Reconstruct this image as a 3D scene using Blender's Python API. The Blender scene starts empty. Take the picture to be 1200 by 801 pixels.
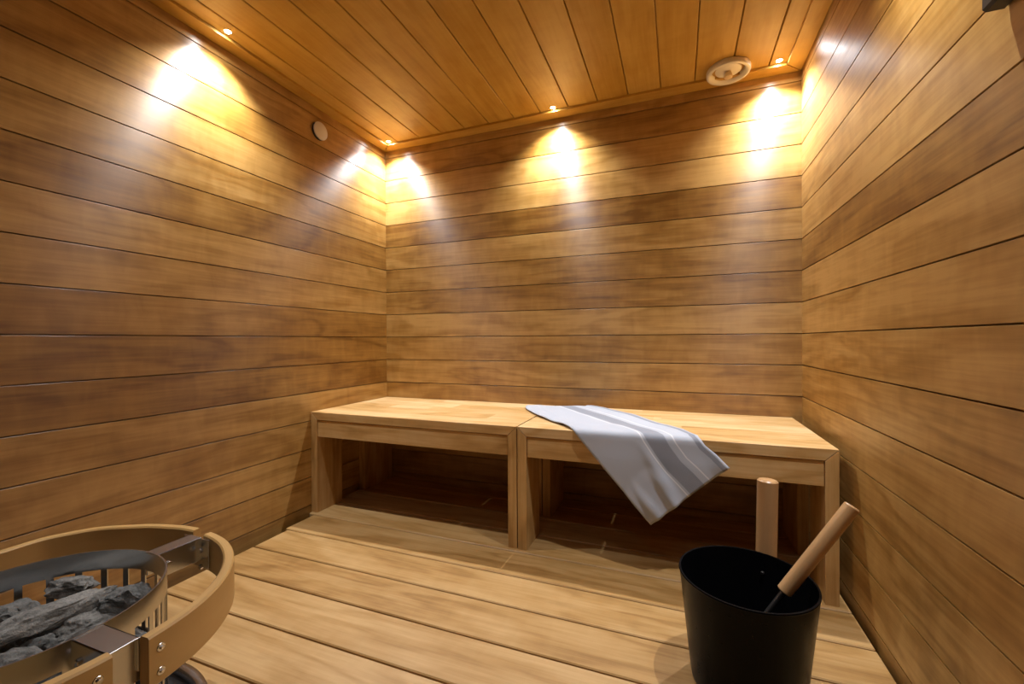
import bpy, math, random
from mathutils import Vector, Matrix, noise
U = 0.12            # one wall board = 12 cm; scene lengths below are in board widths
PI = math.pi
sc = bpy.context.scene
COL = sc.collection
rnd = random.Random(7)

# ------------------------------------------------------------------ materials
def newmat(name):
    m = bpy.data.materials.new(name); m.use_nodes = True
    nt = m.node_tree; nt.nodes.clear()
    out = nt.nodes.new('ShaderNodeOutputMaterial'); b = nt.nodes.new('ShaderNodeBsdfPrincipled')
    nt.links.new(b.outputs[0], out.inputs[0])
    return m, nt, b

class N:
    def __init__(s, nt): s.nt = nt
    def node(s, t, **k):
        n = s.nt.nodes.new(t)
        for a, v in k.items(): setattr(n, a, v)
        return n
    def link(s, a, b): s.nt.links.new(a, b)
    def math(s, op, a, b=None, c=None, clamp=False):
        n = s.node('ShaderNodeMath', operation=op); n.use_clamp = clamp
        for i, v in enumerate((a, b, c)):
            if v is None: continue
            if isinstance(v, (int, float)): n.inputs[i].default_value = v
            else: s.link(v, n.inputs[i])
        return n.outputs[0]
    def vmul(s, v, xyz):
        n = s.node('ShaderNodeVectorMath', operation='MULTIPLY'); s.link(v, n.inputs[0]); n.inputs[1].default_value = xyz
        return n.outputs[0]
    def noise(s, v, scale, detail=2, rough=.5, dist=0):
        n = s.node('ShaderNodeTexNoise'); s.link(v, n.inputs['Vector'])
        n.inputs['Scale'].default_value = scale; n.inputs['Detail'].default_value = detail
        n.inputs['Roughness'].default_value = rough; n.inputs['Distortion'].default_value = dist
        return n.outputs[0]
    def maprange(s, v, a, b, c, d):
        n = s.node('ShaderNodeMapRange'); s.link(v, n.inputs[0])
        for i, x in enumerate((a, b, c, d)): n.inputs[i + 1].default_value = x
        return n.outputs[0]
    def mix(s, f, a, b, mode='MIX'):
        n = s.node('ShaderNodeMix', data_type='RGBA', blend_type=mode)
        if isinstance(f, (int, float)): n.inputs[0].default_value = f
        else: s.link(f, n.inputs[0])
        for i, v in ((6, a), (7, b)):
            if isinstance(v, tuple): n.inputs[i].default_value = (*v, 1)
            else: s.link(v, n.inputs[i])
        return n.outputs[2]

def wood(name, light, mid, dark, rough=.38, spec=.5, figure=.5, streak=.5, tintvar=.35, bump=.06, aniso=0):
    m, nt, b = newmat(name); k = N(nt)
    gp = k.node('ShaderNodeAttribute', attribute_name='gp').outputs['Vector']
    tint = k.node('ShaderNodeAttribute', attribute_name='tint').outputs['Fac']
    big = k.noise(k.vmul(gp, (.16, .8, .8)), 1.0, 3, .5, .4)
    rings = k.math('MULTIPLY', big, 16.0)
    rings = k.math('SINE', k.math('MULTIPLY', rings, 2.2))
    rings = k.maprange(rings, -1, 1, 0, 1)
    rings = k.math('POWER', rings, 2.2)
    fib = k.noise(k.vmul(gp, (.55, 13, 13)), 1.0, 4, .6)
    fine = k.noise(k.vmul(gp, (1.4, 60, 60)), 1.0, 2, .5)
    fig = k.noise(k.vmul(gp, (2.4, .9, .9)), 1.0, 3, .55, .6)
    cloud = k.noise(k.vmul(gp, (.28, 1.3, 1.3)), 1.0, 3, .5)
    f = k.math('MULTIPLY', rings, .26 * streak * 2)
    f = k.math('ADD', f, k.math('MULTIPLY', k.maprange(fib, .3, .7, 0, 1), .30 * streak * 2))
    f = k.math('ADD', f, k.math('MULTIPLY', k.maprange(cloud, .3, .7, 0, 1), .36))
    f = k.math('ADD', f, k.math('MULTIPLY', k.maprange(fig, .3, .75, 0, 1), .16 * figure * 2))
    f = k.math('ADD', f, k.math('MULTIPLY', k.math('SUBTRACT', tint, .5), tintvar * 1.6))
    f = k.math('SUBTRACT', f, .12, clamp=True)
    r = k.node('ShaderNodeValToRGB'); k.link(f, r.inputs[0])
    e = r.color_ramp.elements
    e[0].position = 0; e[0].color = (*light, 1); e[1].position = 1; e[1].color = (*dark, 1)
    x = e.new(.5); x.color = (*mid, 1)
    col = r.outputs[0]
    spk = k.noise(k.vmul(gp, (.5, 3, 3)), 1.0, 2, .5)
    col = k.mix(k.maprange(spk, .62, .78, 0, .35), col, dark)
    b.inputs['Base Color'].default_value = (*mid, 1); k.link(col, b.inputs['Base Color'])
    rr = k.math('ADD', k.math('MULTIPLY', fib, .16), rough - .08); k.link(rr, b.inputs['Roughness'])
    b.inputs['Specular IOR Level'].default_value = spec
    if aniso:      # lacquer over horizontal grain: highlights stretch across the grain
        t = k.node('ShaderNodeCombineXYZ'); t.inputs[2].default_value = 1
        b.inputs['Anisotropic'].default_value = aniso; k.link(t.outputs[0], b.inputs['Tangent'])
    bp = k.node('ShaderNodeBump'); bp.inputs['Strength'].default_value = bump; bp.inputs['Distance'].default_value = .002
    k.link(k.math('ADD', fib, k.math('MULTIPLY', fine, .5)), bp.inputs['Height']); k.link(bp.outputs[0], b.inputs['Normal'])
    return m

def plain(name, col, rough=.5, metal=0, spec=.5, emit=None, strength=0, bumpn=None, namp=.14):
    m, nt, b = newmat(name); k = N(nt)
    b.inputs['Base Color'].default_value = (*col, 1); b.inputs['Roughness'].default_value = rough
    b.inputs['Metallic'].default_value = metal; b.inputs['Specular IOR Level'].default_value = spec
    tc = k.node('ShaderNodeTexCoord').outputs['Object']
    n = k.noise(tc, 60 if not bumpn else bumpn[0], 3)
    k.link(k.math('ADD', k.math('MULTIPLY', n, namp), max(rough - namp / 2, 0)), b.inputs['Roughness'])
    if bumpn:
        bp = k.node('ShaderNodeBump'); bp.inputs['Strength'].default_value = bumpn[1]; bp.inputs['Distance'].default_value = .002
        k.link(n, bp.inputs['Height']); k.link(bp.outputs[0], b.inputs['Normal'])
    if emit:
        b.inputs['Emission Color'].default_value = (*emit, 1); b.inputs['Emission Strength'].default_value = strength
    return m

M = {}
M['wall'] = wood('wall_wood', (.52, .305, .092), (.345, .175, .036), (.175, .072, .010), rough=.40, spec=.8, streak=.52, figure=.8, tintvar=.46, aniso=.78)
M['ceil'] = wood('ceiling_wood', (.58, .350, .080), (.45, .240, .036), (.28, .13, .012), rough=.40, spec=.4, streak=.28, tintvar=.25)
M['floor'] = wood('floor_wood', (.49, .305, .125), (.37, .205, .064), (.20, .090, .018), rough=.42, spec=.45, streak=.55, figure=.4, tintvar=.22)
M['bench'] = wood('bench_wood', (.66, .45, .22), (.50, .29, .10), (.28, .135, .03), rough=.42, spec=.4, figure=.35, tintvar=.35)
M['ring'] = wood('ring_wood', (.48, .29, .10), (.38, .21, .062), (.28, .14, .035), rough=.45, spec=.35, streak=.25, figure=.1, tintvar=.15)
M['grip'] = wood('handle_wood', (.52, .31, .14), (.43, .24, .10), (.30, .15, .055), rough=.33, spec=.5, streak=.35, figure=.3, tintvar=.2)
M['steel'] = plain('brushed_steel', (.54, .545, .55), .24, 1.0, namp=.04)
M['darksteel'] = plain('dark_steel', (.10, .095, .09), .4, .9)
M['black'] = plain('black_lacquer', (.0025, .0025, .003), .30, .0, .07)
M['blackplastic'] = plain('black_plastic', (.012, .010, .009), .45)
M['white'] = plain('white_plastic', (.72, .66, .56), .42)
M['creamwood'] = plain('pale_knob', (.66, .50, .30), .5)
M['absorber'] = plain('dark_front_absorber', (.03, .022, .016), .08, 0, .5)  # guessed finish of the unseen front wall, kept dark to cut bounce
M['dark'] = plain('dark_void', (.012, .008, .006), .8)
M['lens'] = plain('led_lens', (.9, .9, .9), .3, emit=(.95, .97, 1), strength=350)
M['screw'] = plain('polished_screw', (.62, .60, .57), .2, 1.0)

def stone_mat(name, a, c):
    m, nt, b = newmat(name); k = N(nt)
    tc = k.node('ShaderNodeTexCoord').outputs['Object']
    n1 = k.noise(tc, 22, 6, .65, .3); n2 = k.noise(tc, 140, 3, .6)
    f = k.math('ADD', k.math('MULTIPLY', k.maprange(n1, .3, .7, 0, 1), .65), k.math('MULTIPLY', k.maprange(n2, .35, .65, 0, 1), .35))
    k.link(k.mix(f, a, c), b.inputs['Base Color']); b.inputs['Roughness'].default_value = .85
    bp = k.node('ShaderNodeBump'); bp.inputs['Strength'].default_value = 1.0; bp.inputs['Distance'].default_value = .006
    k.link(k.math('ADD', n1, k.math('MULTIPLY', n2, .35)), bp.inputs['Height']); k.link(bp.outputs[0], b.inputs['Normal'])
    return m
M['stone'] = stone_mat('grey_stone', (.045, .043, .037), (.29, .275, .245))
M['stone2'] = stone_mat('dark_grey_stone', (.03, .03, .027), (.19, .185, .17))

def towel_mat():
    m, nt, b = newmat('towel_cloth'); k = N(nt)
    uv = k.node('ShaderNodeUVMap', uv_map='UVMap').outputs[0]
    sep = k.node('ShaderNodeSeparateXYZ'); k.link(uv, sep.inputs[0]); s = sep.outputs[0]
    def band(c, h, soft=.004):
        d = k.math('ABSOLUTE', k.math('SUBTRACT', s, c))
        return k.maprange(d, h + soft, h - soft, 0, 1)
    col = k.mix(band(.615, .085), (.37, .395, .445), (.175, .19, .225))
    col = k.mix(band(.955, .022), col, (.17, .18, .21))
    for c in (.50, .77): col = k.mix(band(c, .006, .003), col, (.66, .66, .66))
    tc = k.vmul(uv, (260, 700, 1))
    w1 = k.noise(tc, 1.0, 2)
    tcn = k.noise(k.vmul(uv, (3, 7, 1)), 1.0, 3)
    col = k.mix(k.maprange(tcn, .35, .7, 0, .16), col, (.38, .36, .37))
    k.link(k.mix(k.maprange(w1, .3, .7, 0, .22), col, (.62, .62, .64)), b.inputs['Base Color'])
    b.inputs['Roughness'].default_value = .9; b.inputs['Specular IOR Level'].default_value = .2
    b.inputs['Sheen Weight'].default_value = .15
    bp = k.node('ShaderNodeBump'); bp.inputs['Strength'].default_value = .25; bp.inputs['Distance'].default_value = .0012
    k.link(w1, bp.inputs['Height']); k.link(bp.outputs[0], b.inputs['Normal'])
    return m
M['towel'] = towel_mat()

# ------------------------------------------------------------------ mesh building (board-width units)
class MB:
    def __init__(s): s.v = []; s.f = []; s.gp = []; s.t = []; s.sm = []
    def add(s, vs, fs, gps=None, tint=None, smooth=False):
        n = len(s.v); t = rnd.random() if tint is None else tint
        s.v += [tuple(v) for v in vs]; s.f += [tuple(i + n for i in f) for f in fs]
        if gps is None: gps = vs
        s.gp += [tuple(g) for g in gps]; s.t += [t] * len(vs); s.sm += [smooth] * len(fs)
    def _gp(s, vs, g):
        o = (rnd.uniform(0, 90), rnd.uniform(0, 90), rnd.uniform(0, 90)); a, b = [i for i in range(3) if i != g]
        return [(v[g] + o[0], v[a] + o[1], v[b] + o[2]) for v in vs]
    def box(s, lo, hi, g=0, bev=.02, tint=None):
        vs = []; idx = {}
        for cx in (0, 1):
            for cy in (0, 1):
                for cz in (0, 1):
                    c = (cx, cy, cz)
                    for ax in range(3):
                        p = []
                        for a in range(3):
                            e = (hi if c[a] else lo)[a]
                            if a != ax: e += -bev if c[a] else bev
                            p.append(e)
                        idx[c + (ax,)] = len(vs); vs.append(p)
        fs = []
        for ax in range(3):
            o = [a for a in range(3) if a != ax]
            for side in (0, 1):
                q = []
                for i, j in ((0, 0), (1, 0), (1, 1), (0, 1)):
                    c = [0, 0, 0]; c[ax] = side; c[o[0]] = i; c[o[1]] = j; q.append(idx[tuple(c) + (ax,)])
                fs.append(q)
            for i in (0, 1):
                for j in (0, 1):
                    c0 = [0, 0, 0]; c0[o[0]] = i; c0[o[1]] = j; c1 = list(c0); c1[ax] = 1
                    c0 = tuple(c0); c1 = tuple(c1)
                    fs.append([idx[c0 + (o[0],)], idx[c1 + (o[0],)], idx[c1 + (o[1],)], idx[c0 + (o[1],)]])
        for cx in (0, 1):
            for cy in (0, 1):
                for cz in (0, 1): fs.append([idx[(cx, cy, cz, a)] for a in range(3)])
        s.add(vs, fs, s._gp(vs, g), tint)
    def hexa(s, p, g=0, tint=None):     # p: 8 points, bottom ring then top ring
        s.add(p, [(0, 3, 2, 1), (4, 5, 6, 7), (0, 1, 5, 4), (1, 2, 6, 5), (2, 3, 7, 6), (3, 0, 4, 7)], s._gp(p, g), tint)
    def grid(s, rows, closed_u=False, tint=None, gps=None, smooth=True, closed_v=False):
        n = len(rows[0]); m = len(rows); vs = [p for r in rows for p in r]; fs = []
        for i in range(m if closed_v else m - 1):
            i2 = (i + 1) % m
            for j in range(n if closed_u else n - 1):
                j2 = (j + 1) % n; fs.append((i * n + j, i * n + j2, i2 * n + j2, i2 * n + j))
        s.add(vs, fs, gps, tint, smooth)
    def lathe(s, prof, n=64, c=(0, 0, 0), tint=None, smooth=True, cap=False):
        rows = [[(c[0] + r * math.cos(2 * PI * i / n), c[1] + r * math.sin(2 * PI * i / n), c[2] + z) for i in range(n)] for r, z in prof]
        s.grid(rows, closed_u=True, tint=tint, smooth=smooth)
    def tube(s, a, b, ra, rb=None, n=24, ch=.02, tint=None, capped=True):
        a = Vector(a); b = Vector(b); rb = ra if rb is None else rb; d = (b - a).normalized(); L = (b - a).length
        q = Vector((0, 0, 1)).rotation_difference(d)
        prof = ([(0, 0), (ra - ch, 0), (ra, ch), (rb, L - ch), (rb - ch, L), (0, L)] if capped else [(ra, 0), (rb, L)])
        o = (rnd.uniform(0, 90), rnd.uniform(0, 90), rnd.uniform(0, 90)); rows = []; gps = []
        for r, z in prof:
            row = []
            for i in range(n):
                l = Vector((r * math.cos(2 * PI * i / n), r * math.sin(2 * PI * i / n), z)); row.append(tuple(a + q @ l))
                gps.append((l.z + o[0], l.x + o[1], l.y + o[2]))
            rows.append(row)
        s.grid(rows, closed_u=True, tint=tint, gps=gps)
    def build(s, name, mat, parent=None, loc=None, sharp=40):
        """origin at loc (board units, world); vertices were given in world board units minus loc when loc is a local frame"""
        me = bpy.data.meshes.new(name); me.from_pydata([(x * U, y * U, z * U) for x, y, z in s.v], [], s.f)
        import bmesh
        bm = bmesh.new(); bm.from_mesh(me); bmesh.ops.remove_doubles(bm, verts=bm.verts, dist=1e-7) if False else None
        bmesh.ops.recalc_face_normals(bm, faces=bm.faces); bm.to_mesh(me); bm.free()
        a = me.attributes.new('gp', 'FLOAT_VECTOR', 'POINT'); a.data.foreach_set('vector', [c for g in s.gp for c in g])
        a = me.attributes.new('tint', 'FLOAT', 'POINT'); a.data.foreach_set('value', s.t)
        me.polygons.foreach_set('use_smooth', s.sm)
        if any(s.sm):
            try: me.set_sharp_from_angle(angle=math.radians(sharp))
            except Exception: pass
        me.materials.append(mat)
        o = bpy.data.objects.new(name, me); COL.objects.link(o)
        if parent: o.parent = parent
        if loc: o.location = [c * U for c in loc]
        return o

def tag(o, label=None, cat=None, group=None, kind=None):
    if label: o['label'] = label
    if cat: o['category'] = cat
    if group: o['group'] = group
    if kind: o['kind'] = kind
    return o
def empty(name, loc, label=None, cat=None, group=None):
    o = bpy.data.objects.new(name, None); o.empty_display_size = .05; COL.objects.link(o)
    o.location = [c * U for c in loc]
    return tag(o, label, cat, group)
def copy_tree(o, parent=None):
    c = o.copy(); COL.objects.link(c)
    if parent: c.parent = parent
    for ch in [x for x in COL.objects if x.parent == o]: copy_tree(ch, c)
    return c

W = 15.92; YF = -17.6; ZC = .386; ZF = -14.25; TRZ = .306
G = .030
# ------------------------------------------------------------------ room shell
def boards_wall(name, side, zlo=-17):
    mb = MB(); prev = .5
    zs = [(.0, ZC + .1)] + [(-j - 1, -j) for j in range(0, -zlo)]
    for a, b in zs:
        t = min(1, max(0, rnd.gauss(.5, .2)))
        lo, hi = a + G / 2, b - G / 2
        if side == 'back': mb.box((-.1, 0, lo), (W + .1, .25, hi), 0, .002, t)
        if side == 'front': mb.box((-.1, YF - .25, lo), (W + .1, YF, hi), 0, .002, t)
        if side == 'left': mb.box((-.25, YF, lo), (0, 0, hi), 1, .002, t)
        if side == 'right': mb.box((W, YF, lo), (W + .25, 0, hi), 1, .002, t)
    # tongues behind the grooves
    if side == 'back': mb.box((-.3, .1, zlo), (W + .3, .4, ZC + .3), 0, .01, .9)
    if side == 'front': mb.box((-.3, YF - .4, zlo), (W + .3, YF - .1, ZC + .3), 0, .01, .9)
    if side == 'left': mb.box((-.4, YF - .2, zlo), (-.1, .2, ZC + .3), 1, .01, .9)
    if side == 'right': mb.box((W + .1, YF - .2, zlo), (W + .4, .2, ZC + .3), 1, .01, .9)
    return tag(mb.build(name, M['wall']), kind='structure')
rnd.seed(11)
boards_wall('wall_back', 'back'); boards_wall('wall_left', 'left'); boards_wall('wall_right', 'right')
mb = MB()       # unseen front wall, guessed as dark glass to absorb bounce light
mb.box((-.1, YF - .1, -17), (W + .1, YF, ZC + .1), 0, .01, .5)
tag(mb.build('wall_front', M['absorber']), kind='structure')
mb = MB(); x = -.034 - 1.069
while x < W + .3:
    mb.box((x + G / 2, YF - .2, ZC), (x + 1.069 - G / 2, .2, ZC + .25), 1, .016, min(1, max(0, rnd.gauss(.5, .25)))); x += 1.069
mb.box((-.3, YF - .2, ZC + .1), (W + .3, .2, ZC + .45), 1, .01, .9)
tag(mb.build('ceiling', M['ceil']), kind='structure')
mb = MB(); edges = [0, -.81] + [-2.03 - 1.22 * i for i in range(14)]
for i in range(len(edges) - 1):
    hi, lo = edges[i], edges[i + 1]
    x0 = .02 if i < 4 else (.30 if i == 4 else .45)
    mb.box((x0, max(lo, YF) + .022, ZF - .22), (15.84, hi - .022, ZF), 0, .022, min(1, max(0, rnd.gauss(.5, .25))))
    if lo < YF: break
for x in (1.5, 8, 14.5): mb.box((x - .3, YF, ZF - .75), (x + .3, -.05, ZF - .23), 1, .02, .8)
tag(mb.build('floor', M['floor']), kind='structure')
mb = MB(); mb.box((-.3, YF - .3, -17.2), (W + .3, .3, -17.0), 1, .02, .9); tag(mb.build('underfloor_plane', M['dark']), kind='structure')  # dark plane added below the floorboards to close the bottom
# ceiling trims, mitred
TW = .49
def trim(name, pin, pout, g):   # pin/pout: two inner and two outer plan points
    mb = MB(); q = [pout[0], pout[1], pin[1], pin[0]]
    mb.hexa([(x, y, TRZ) for x, y in q] + [(x, y, ZC) for x, y in q], g, rnd.uniform(.3, .6)); tag(mb.build(name, M['ceil']), kind='structure')
e = .022
trim('trim_1', [(TW + e, -.52), (W - TW - e, -.52)], [(e, -e), (W - e, -e)], 0)
trim('trim_2', [(TW, YF + .5), (TW, -.52 - e)], [(e, YF + e), (e, -2 * e)], 1)
trim('trim_3', [(W - TW, YF + .5), (W - TW, -.52 - e)], [(W - e, YF + e), (W - e, -2 * e)], 1)

# ------------------------------------------------------------------ ceiling spotlights
LED_W = 63.0
def make_led():
    r = empty('ceiling_spotlight', (0, 0, 0))
    mb = MB(); mb.lathe([(.08, -.006), (.09, -.010), (.10, -.005), (.105, .0), (.105, .02), (.08, .02)], 32)
    mb.build('bezel', M['steel'], r)
    mb = MB(); mb.lathe([(0.0001, -.014), (.05, -.013), (.082, -.006)], 24); mb.build('lens', M['lens'], r)
    return r
leds = [(.69, -.68, 'tiny lit ceiling spotlight in the far left corner above both panelled walls', 1),
        (7.98, -.68, 'tiny lit ceiling spotlight over the middle of the back wall', 1),
        (15.18, -.70, 'tiny lit ceiling spotlight in the far right corner beside the round vent', 1),
        (.69, -7.75, 'tiny lit ceiling spotlight with a bright glow over the left wall, nearer the camera', 1),
        (15.2, -7.75, 'tiny ceiling spotlight over the middle of the right wall', 1),
        (.69, -14.8, 'tiny ceiling spotlight over the stone heater side of the room', .03),
        (7.98, -14.8, 'tiny ceiling spotlight near the front wall midway', .08),
        (15.2, -14.8, 'tiny ceiling spotlight by the front right corner', .06)]
proto = make_led(); lamps = [proto] + [copy_tree(proto) for _ in leds[1:]]
for i, (x, y, lab, p) in enumerate(leds):
    o = lamps[i]
    o.location = (x * U, y * U, ZC * U); tag(o, lab, 'spotlight', 'small ceiling spotlights around the edge')
    L = bpy.data.lights.new('spot_beam', 'SPOT'); L.energy = LED_W * p; L.spot_size = math.radians(122); L.spot_blend = 1.0
    L.shadow_soft_size = .011; L.color = (.93, .955, 1)
    lo = bpy.data.objects.new('spot_beam', L); COL.objects.link(lo); lo.parent = o; lo.location = (0, 0, -.035 * U)

# ------------------------------------------------------------------ benches
ZB = -10.68; YB = -4.32; TT = .27
def make_bench(xa, xb, label, nseed):
    rnd.seed(nseed)
    root = empty('sauna_bench', ((xa + xb) / 2, YB / 2, ZF), label, 'bench', 'low wooden benches along the back wall')
    ox, oy, oz = (xa + xb) / 2, YB / 2, ZF
    def sh(p): return [(a - ox, b - oy, c - oz) for a, b, c in p]
    # top: glued lamellas with mitred ends
    mb = MB(); ys = [-.02, -.9, -1.75, -2.6, -3.5, YB]
    for i in range(5):
        y1, y0 = ys[i], ys[i + 1]
        cuts = [xa] + sorted(rnd.uniform(xa + 1.2, xb - 1.2) for _ in range(rnd.choice((1, 2, 2)))) + [xb]
        if i == 4: cuts = [xa, xb] if nseed % 2 else [xa, xa + 4.6, xb]
        for a, b in zip(cuts[:-1], cuts[1:]):
            la = a + (TT if a == xa else 0); lb = b - (TT if b == xb else 0)
            p = [(la, y0, ZB - TT), (lb, y0, ZB - TT), (lb, y1, ZB - TT), (la, y1, ZB - TT), (a, y0, ZB), (b, y0, ZB), (b, y1, ZB), (a, y1, ZB)]
            mb.hexa(sh(p), 0, rnd.uniform(.15, .75))
    top = mb.build('seat_top', M['bench'], root)
    bv = top.modifiers.new('edge', 'BEVEL'); bv.width = .0006; bv.segments = 1
    # legs: board panels, mitred to the top
    g = .012
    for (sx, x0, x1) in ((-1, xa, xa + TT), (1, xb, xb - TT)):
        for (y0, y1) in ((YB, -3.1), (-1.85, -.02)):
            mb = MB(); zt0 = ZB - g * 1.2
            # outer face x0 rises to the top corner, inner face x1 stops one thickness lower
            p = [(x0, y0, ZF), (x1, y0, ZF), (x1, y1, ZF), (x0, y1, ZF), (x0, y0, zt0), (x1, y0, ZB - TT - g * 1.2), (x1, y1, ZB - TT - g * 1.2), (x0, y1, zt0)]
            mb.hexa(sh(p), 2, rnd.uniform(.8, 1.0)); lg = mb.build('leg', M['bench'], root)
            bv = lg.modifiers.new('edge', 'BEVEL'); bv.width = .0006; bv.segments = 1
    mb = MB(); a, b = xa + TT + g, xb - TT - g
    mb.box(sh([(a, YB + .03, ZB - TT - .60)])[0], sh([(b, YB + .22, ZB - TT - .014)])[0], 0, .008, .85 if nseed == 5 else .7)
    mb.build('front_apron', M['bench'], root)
    mb = MB(); mb.box(sh([(a, -.30, ZB - TT - .60)])[0], sh([(b, -.10, ZB - TT - .014)])[0], 0, .008, .6)
    mb.build('rear_apron', M['bench'], root)
    return root
make_bench(.0 + .01, 7.84, 'left pale wooden bench, bare, with block-jointed top and mitred corners', 5)
make_bench(7.875, 15.645, 'right pale wooden bench against the back wall, the one with a grey towel over it', 8)

# ------------------------------------------------------------------ towel
def interp(P, t):
    d = [0]
    for a, b in zip(P[:-1], P[1:]): d.append(d[-1] + math.dist(a, b))
    s = t * d[-1]
    for i in range(len(P) - 1):
        if s <= d[i + 1] + 1e-9:
            k = (s - d[i]) / (d[i + 1] - d[i]); return [P[i][c] * (1 - k) + P[i + 1][c] * k for c in range(2)]
    return P[-1]
LE = [(6.95, -.85), (7.05, -1.25), (7.25, -1.6), (7.94, -2.58), (8.58, -3.3), (9.11, -3.81), (9.41, -4.18), (9.73, -4.54), (9.97, -4.80), (10.31, -5.17), (10.7, -5.60), (11.09, -6.04), (11.58, -6.58)]
RE = [(9.25, -.12), (9.77, -.50), (10.81, -1.50), (11.67, -2.77), (12.36, -3.52), (12.62, -4.1), (12.86, -4.45), (13.13, -4.66), (13.40, -4.92)]
def towel():
    nu, nv = 44, 110; mb = MB(); rows = []; uvs = []
    RB = .10; ye = YB - .005; zt = ZB + .035
    for j in range(nv + 1):
        v = j / nv; row = []
        for i in range(nu + 1):
            u = i / nu
            l = interp(LE, v); r = interp(RE, v); x = l[0] * (1 - u) + r[0] * u; y = l[1] * (1 - u) + r[1] * u
            # slightly rounded far end
            if v < .05: y -= (.05 - v) * 1.2 * (abs(u - .4) ** 2)
            n1 = noise.noise(Vector((x * .9, y * .9, 3))); n2 = noise.noise(Vector((u * 5, v * 3.2, 9)))
            amp = .05 + .02 * n2
            ridge = max(0, math.sin(u * 9 + v * 5 + n2 * 2)) ** 2
            if y > ye + RB:
                X, Y, Z = x, y, zt + .05 * max(0, n1) + .05 * ridge * (1 - u) * (.3 + .7 * v)
                if u > .93: Z += .03
            else:
                s = (ye + RB) - y; ang = s / (RB + .04)
                if ang < PI / 2:
                    rr = RB + .04; X = x; Y = ye + RB - rr * math.sin(ang); Z = zt - rr * (1 - math.cos(ang)) + .03 * ridge * (1 - u)
                    Y = Y
                else:
                    d = s - (RB + .04) * PI / 2
                    X = x; Z = zt - (RB + .04) - d
                    Y = ye - .045 - .10 * ridge * min(1, d) - .05 * abs(n1) * min(1, d * 2) - .05 * d
                    if u > .9: Y -= (u - .9) * 1.5 * min(1, d)
            row.append((X, min(Y, -.04), Z))
        rows.append(row)
    c0 = (10.2, -2.5, ZB)
    rows = [[(a - c0[0], b - c0[1], c - c0[2]) for a, b, c in r] for r in rows]
    mb.grid(rows); o = mb.build('tea_towel', M['towel'], loc=c0, sharp=180)
    me = o.data; uvl = me.uv_layers.new(name='UVMap')
    for p in me.polygons:
        for li in p.loop_indices:
            k = me.loops[li].vertex_index; uvl.data[li].uv = ((k % (nu + 1)) / nu, (k // (nu + 1)) / nv)
    s = o.modifiers.new('thick', 'SOLIDIFY'); s.thickness = .0035; s.offset = -1
    # make sure thickness grows outward from the bench
    up = sum(p.normal.z for p in me.polygons if p.center.z > -.02)
    if up > 0: s.offset = 1
    tag(o, 'light grey tea towel with dark grey stripes draped over the bench edge', 'towel')
towel()

# ------------------------------------------------------------------ bucket and ladle
bc = (13.34, -7.55, ZF); H = 1.95; R1 = 1.085; R0 = .885
root = empty('sauna_bucket', bc, 'black metal bucket standing on the floorboards by the right wall', 'bucket')
mb = MB(); th = .03
mb.lathe([(.0001, .0), (R0 - .09, 0), (R0 - .03, .02), (R0 - .004, .07), (R0 + .01, .14), (R1 - .006, H - .05), (R1 + .006, H - .02), (R1, H), (R1 - .03, H), (R1 - th - .006, H - .03), (R0 - .02, .15), (R0 - .08, .06), (.0001, .05)], 128)
mb.build('body', M['black'], root, sharp=30)
ang = math.radians(66)
def bp(r, z, a=ang, c=bc): return (r * math.cos(a), r * math.sin(a), z)
mb = MB(); mb.tube(bp(1.195, 1.15), bp(1.36, 3.31), .180, .185, 48, .03, .4); gh = mb.build('handle', M['grip'], root); tag(gh, 'upright round wooden handle')
for z in (1.60,):
    k = (z - .14) / (H - .19); rr = R0 + (R1 - R0) * k - .05
    mb = MB(); mb.tube(bp(rr - .02, z), bp(rr + .12, z), .032, .032, 20, .01); mb.build('screw', M['darksteel'], root)
# ladle
B = Vector((13.895, -7.70, -12.42)); C = Vector((14.50, -7.20, -12.03))
T = Vector((14.80, -7.86, -10.79))
def fit_top():
    return T
B = Vector((13.93, -7.50, -12.50)); T = Vector((14.93, -7.40, -10.93))
d = (T - B).normalized()
lroot = empty('sauna_ladle', tuple(B - d * 1.55), 'ladle with a round wooden handle leaning out of the black bucket', 'ladle')
ol = B - d * 1.55
mb = MB(); mb.tube(B - ol, T - ol, .118, .118, 40, .018, .45); mb.build('handle', M['grip'], lroot)
mb = MB(); mb.tube(B - ol - d * 1.30, B - ol + d * .02, .035, .05, 16, .008); mb.build('shaft', M['darksteel'], lroot)
mb = MB(); mb.lathe([(.0001, 0), (.16, .01), (.24, .08), (.27, .2), (.27, .30), (.25, .30), (.22, .1), (.15, .04), (.0001, .03)], 32, (-.10, -.05, -.04))
mb.build('cup', M['darksteel'], lroot)

# ------------------------------------------------------------------ heater with wooden guard rail
hc = (3.689, -12.944, ZF); zr = -11.808 - ZF; BR = 1.6
hroot = empty('sauna_heater', hc, 'round steel sauna heater full of grey stones inside a curved wooden guard rail', 'heater')
def pol(r, a, z): return (r * math.cos(math.radians(a)), r * math.sin(math.radians(a)), z)
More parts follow.
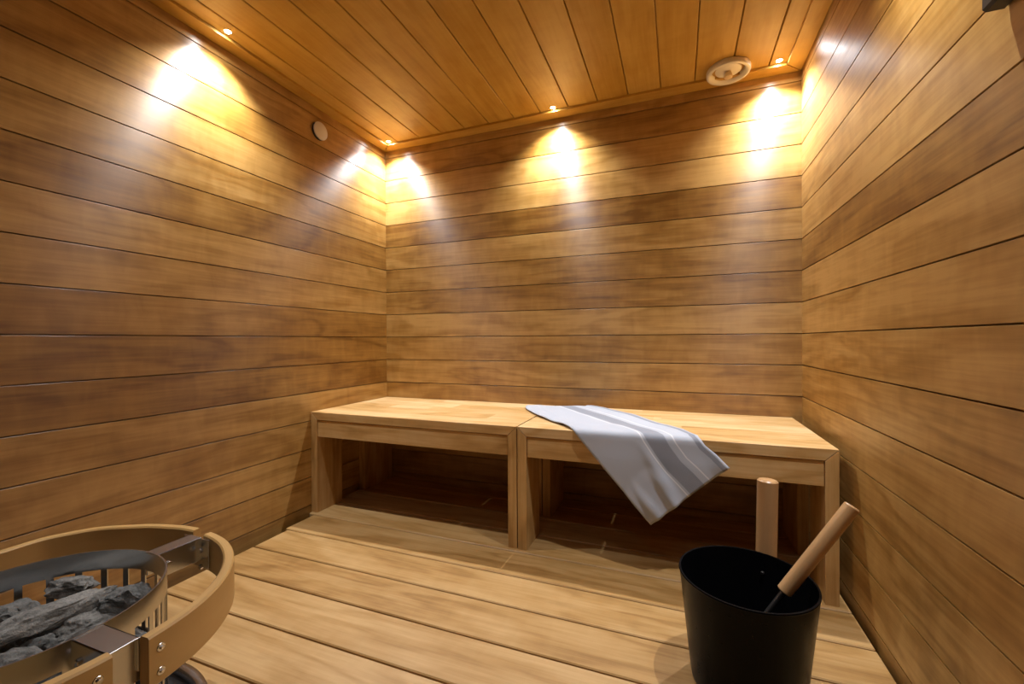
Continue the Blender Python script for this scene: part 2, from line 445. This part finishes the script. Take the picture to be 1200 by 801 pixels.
# guard rail segments: (angle from, to, radius function)
def interp1(T, a):
    for (a0, r0), (a1, r1) in zip(T[:-1], T[1:]):
        if a <= a1: 
            k = (a - a0) / (a1 - a0); k = k * k * (3 - 2 * k) * .5 + k * .5; return r0 + (r1 - r0) * k
    return T[-1][1]
segs = [(5, 86, [(5, 2.47), (25, 2.50), (60, 2.505), (86, 2.53)]),
        (94.5, 175, [(94.5, 2.575), (108, 2.625), (124, 2.72), (141, 2.885), (153, 2.88), (165, 2.70), (175, 2.60)]),
        (185, 266, [(185, 2.5), (266, 2.5)]),
        (274.5, 357.2, [(274.5, 2.45), (357.2, 2.40)])]
RH = .66; RT = .155
for a0, a1, T_ in segs:
    n = 48; rows = []; gps = []; b = .025; off = rnd.uniform(0, 50)
    prof = [(0, b), (0, -b + RH), (b, RH), (RT - b, RH), (RT, RH - b), (RT, b), (RT - b, 0), (b, 0)]
    for i in range(n + 1):
        a = a0 + (a1 - a0) * i / n; R = interp1(T_, a)
        rows.append([pol(R - p[0], a, zr - RH + p[1]) for p in prof])
        gps += [(math.radians(a) * 2.5 + off, p[0] * 3.2, p[1] * .25 + off) for p in prof]
    mb = MB(); mb.grid(rows, closed_u=True, gps=gps, tint=rnd.uniform(.3, .6))
    nn = len(prof); k = n * nn; mb.f += [tuple(range(nn)), tuple(range(k, k + nn))]; mb.sm += [False, False]
    sg = mb.build('rail_segment', M['ring'], hroot, sharp=30)
    for aa in (a0 + 3.2, a1 - 3.2):
        R = interp1(T_, aa)
        for zz in (.16, .46):
            m2 = MB(); m2.tube(pol(R - .02, aa, zr - RH + zz), pol(R + .012, aa, zr - RH + zz), .052, .052, 20, .006)
            m2.tube(pol(R - .02, aa, zr - RH + zz), pol(R + .035, aa, zr - RH + zz), .026, .026, 6, .006)
            m2.build('bolt', M['screw'], sg)
# brackets
for ba in (88.6, .9, 180, 270.5):
    mb = MB(); ca, sa = math.cos(math.radians(ba)), math.sin(math.radians(ba))
    def B3(lo, hi, bev=.006):
        n0 = len(mb.v); mb.box(lo, hi, 0, bev)
        for i in range(n0, len(mb.v)):
            x, y, z = mb.v[i]; mb.v[i] = (x * ca - y * sa, x * sa + y * ca, z)
    r0, r1 = BR - .03, 2.31; hw = .165; t = .022; zt = zr - .012
    B3((r0, -hw, zt - t), (r1, hw, zt)); B3((r0 + .02, -hw, zt - .42), (r1, -hw + t, zt)); B3((r0 + .02, hw - t, zt - .42), (r1, hw, zt))
    B3((r1 - .005, -.36, zt - .56), (r1 + t - .005, .36, zt - .03)) if ba not in (.9,) else (B3((r1 - .06, -.34, zt - .56), (r1 - .06 + t, .34, zt - .03)))
    br = mb.build('rail_bracket', M['steel'], hroot)
    for yy in (-.28, .28):
        for zz in (.16, .46):
            m2 = MB(); p = Vector(((r1 - .07) * ca - yy * sa, (r1 - .07) * sa + yy * ca, zr - RH + zz)); q = p - Vector((ca, sa, 0)) * .05
            m2.tube(p, q, .045, .045, 6, .006); m2.build('nut', M['screw'], br)
    m2 = MB()
    p = Vector((1.75 * ca - .20 * sa, 1.75 * sa + .20 * ca, zt - .22)); q = Vector((1.75 * ca + .20 * sa, 1.75 * sa - .20 * ca, zt - .22)); m2.tube(p, q, .045, .045, 16, .01); m2.build('bolt', M['screw'], br)
# slatted basket
def band(mb, z0, z1, r=BR, t=.022):
    mb.lathe([(r, z0), (r, z1), (r - t, z1), (r - t, z0), (r, z0)], 128)
mb = MB(); zb = zr
band(mb, zb - .33, zb); band(mb, .95, 1.10); band(mb, .06, .25)
nsl = 28
for i in range(nsl):
    a = 6.5 + 360 / nsl * i; hw = 1.7
    rows = [[pol(r, a + s, z) for (r, s) in ((BR, -hw), (BR, hw), (BR - .022, hw), (BR - .022, -hw))] for z in (.2, zb - .31)]
    mb.grid(rows, closed_u=True, smooth=False)
mb.build('basket', M['steel'], hroot, sharp=30)
mb = MB(); mb.lathe([(.0001, .3), (.5, .3), (.52, .25), (.52, .02), (.0001, .02)], 48); mb.build('core', M['darksteel'], hroot)
mb = MB(); mb.lathe([(1.56, .05), (1.56, .02), (.0001, .02)], 64); mb.build('hole_dark_disc', M['dark'], hroot)  # near-black disc paints the darkness of the hole under the heater
# metal collar on the floor round the heater
mb = MB(); mb.lathe([(1.96, .03), (1.965, .10), (2.0, .15), (2.07, .165), (2.14, .13), (2.17, .06), (2.18, .004), (2.02, .004)], 128); mb.build('floor_collar', M['steel'], hroot)
mb = MB(); mb.lathe([(1.97, .03), (1.60, .012)], 64); mb.build('hole_dark_ring', M['dark'], hroot)  # near-black ring paints the hole's shade between basket and collar
# heating rods between the stones
for k in range(6):
    a = 60 * k + 10; mb = MB(); mb.tube(pol(.9, a, .03), pol(.9, a, .9), .05, .05, 12, .01); mb.build('heating_rod', M['darksteel'], hroot)

def stone(loc, size, rot, seed, mat='stone', facets=13, rough=.085):
    import bmesh
    bm = bmesh.new(); bmesh.ops.create_icosphere(bm, subdivisions=5, radius=1)
    r = random.Random(seed); pl = []
    for _ in range(facets):
        n = Vector((r.gauss(0, 1), r.gauss(0, 1), r.gauss(0, 1))).normalized(); pl.append((n, r.uniform(.55, .84)))
    for v in bm.verts:
        p = v.co.copy()
        for n, dd in pl:
            k = p.dot(n)
            if k > dd: p -= n * (k - dd) * .92
        q = p * 2.2 + Vector((seed * 3.1, 0, 0))
        f = noise.fractal(q, 1.0, 2.0, 4) * rough * 2.2 + noise.noise(p * 9 + Vector((seed, 0, 0))) * rough * .45
        v.co = p * (1 + f)
    R = Matrix.Rotation(rot[2], 3, 'Z') @ Matrix.Rotation(rot[1], 3, 'Y') @ Matrix.Rotation(rot[0], 3, 'X')
    for v in bm.verts: v.co = (R @ Vector((v.co.x * size[0], v.co.y * size[1], v.co.z * size[2]))) * U
    me = bpy.data.meshes.new('heater_stone'); bm.to_mesh(me); bm.free()
    for p in me.polygons: p.use_smooth = True
    me.set_sharp_from_angle(angle=math.radians(32))
    me.materials.append(M[mat]); o = bpy.data.objects.new('heater_stone', me); COL.objects.link(o); o.location = [c * U for c in loc]
    return o
D = math.radians
SG = 'stones piled in the heater basket'
stones = [
 ((2.84, -12.02, -12.22), (.42, .28, .17), (D(5), D(-4), D(25)), 3, 'stone', 'flat grey stone lying highest at the back of the heater'),
 ((3.38, -12.60, -12.30), (.88, .28, .20), (D(12), D(-5), D(76)), 14, 'stone', 'long slanting grey stone across the middle of the heater'),
 ((3.86, -11.80, -12.32), (.42, .34, .28), (D(0), D(10), D(20)), 25, 'stone2', 'rough dark grey rounded stone at the right end of the pile'),
 ((3.82, -12.22, -12.50), (.39, .24, .19), (D(15), D(0), D(60)), 31, 'stone', 'mid grey angular stone wedged between the long stone and the rough one'),
 ((4.28, -12.56, -12.45), (.64, .28, .19), (D(-12), D(-8), D(68)), 42, 'stone', 'pale grey slab stone right beside the near steel bracket'),
 ((3.98, -13.12, -12.49), (.37, .27, .21), (D(0), D(12), D(58)), 57, 'stone2', 'small grey stone below the long stone, at the near left of the pile'),
 ((2.66, -12.62, -12.34), (.42, .34, .22), (D(0), D(6), D(10)), 63, 'stone2', 'bluish grey stone at the left behind the long stone'),
 ((3.62, -13.42, -12.48), (.32, .26, .18), (D(0), D(0), D(30)), 71, 'stone', 'grey stone cut by the left edge of the picture, lowest of the pile'),
 ((4.66, -12.14, -12.70), (.30, .24, .20), (D(20), D(0), D(50)), 88, 'stone2', 'dark grey stone seen through the slats at the right of the basket'),
]
for loc, size, rot, sd, mt, lab in stones:
    tag(stone(loc, size, rot, sd, mt), lab, 'stone', SG)
rs = random.Random(4)
lower = []
for k in range(17):
    ring = k % 12
    if k < 12: a = 30 * k + rs.uniform(-5, 5); r = 1.16
    else: a = 72 * k; r = .62
    lower.append((hc[0] + r * math.cos(D(a)), hc[1] + r * math.sin(D(a)), -12.94 + rs.uniform(-.03, .03)))
for k, p in enumerate(lower):
    o = stone(p, (.37, .31, .26), (rs.uniform(0, 6), rs.uniform(0, .5), rs.uniform(0, 6)), 100 + k, 'stone2' if k % 2 else 'stone')
    tag(o, 'dark grey stone in the lower layer of the heater basket', 'stone', 'lower layer of heater stones')

# ------------------------------------------------------------------ vent, sensor, black box
vr = empty('ceiling_vent', (13.76, -.82, ZC), 'round cream white vent valve on the ceiling by the back right corner', 'vent')
mb = MB(); mb.lathe([(.50, .0), (.62, -.0), (.635, -.03), (.635, -.13), (.62, -.165), (.585, -.18), (.54, -.17), (.50, -.14), (.475, -.08), (.465, -.02), (.465, 0)], 96); mb.build('outer_ring', M['white'], vr)
mb = MB(); mb.lathe([(.0001, -.10), (.10, -.10), (.30, -.085), (.37, -.06), (.38, -.03), (.34, -.01), (.0001, -.01)], 64); mb.build('centre_disc', M['white'], vr)
mb = MB(); mb.lathe([(.085, -.09), (.085, -.15), (.11, -.17), (.125, -.22), (.115, -.27), (.08, -.29), (.0001, -.295)], 40); k = mb.build('knob', M['creamwood'], vr); tag(k, 'tan centre knob')
sr = empty('wall_sensor', (0, -3.87, -.50), 'small round white sensor disc high on the left wall under the ceiling trim', 'sensor')
def xl(prof, n=48):
    rows = [[(z, r * math.cos(2 * PI * i / n), r * math.sin(2 * PI * i / n)) for i in range(n)] for r, z in prof]
    m = MB(); m.grid(rows, closed_u=True); return m
xl([(.31, .0), (.31, .075), (.28, .085), (.0001, .085)]).build('mount', M['blackplastic'], sr)
xl([(.22, .085), (.31, .088), (.32, .10), (.31, .125), (.27, .138), (.0001, .142)]).build('cover', M['white'], sr)
for a in (20, 150, 250):
    m = MB(); ca, sa = math.cos(D(a)), math.sin(D(a)); m.box((.07, .31 * ca - .03, .31 * sa - .03), (.11, .31 * ca + .03, .31 * sa + .03), 0, .008); m.build('clip', M['blackplastic'], sr)
o = MB(); o.box((-.235, -.75, 0), (0, .75, 1.5), 1, .035)
tag(o.build('wall_box', M['blackplastic'], loc=(W - .002, -9.85, -4.25)), 'black box fixed high on the right wall, cut by the top edge of the picture', 'wall box')

# ------------------------------------------------------------------ camera
f, yaw, p, r, cx, cy, cz = 503.8479, 0.3684867, -0.00449486, -0.00523704, 12.24807, -16.03888, -8.157858
c, s = math.cos(yaw), math.sin(yaw)
fwd = Vector((-s * math.cos(p), c * math.cos(p), math.sin(p))); right = Vector((c, s, 0)); up = right.cross(fwd)
r2 = math.cos(r) * right + math.sin(r) * up; u2 = -math.sin(r) * right + math.cos(r) * up
cam = bpy.data.cameras.new('camera'); cam.sensor_width = 36; cam.lens = 36 * f / 1200; cam.clip_start = .01
co = bpy.data.objects.new('camera', cam); COL.objects.link(co)
m3 = Matrix((r2, u2, -fwd)).transposed()
co.matrix_world = Matrix.Translation((cx * U, cy * U, cz * U)) @ m3.to_4x4()
sc.camera = co
w = bpy.data.worlds.new('world'); sc.world = w; w.use_nodes = True
w.node_tree.nodes['Background'].inputs[0].default_value = (.02, .015, .01, 1); w.node_tree.nodes['Background'].inputs[1].default_value = 1
sc.view_settings.view_transform = 'Standard'; sc.view_settings.look = 'None'; sc.view_settings.gamma = 1; sc.view_settings.use_curve_mapping = False
sc.view_settings.exposure = 0.0
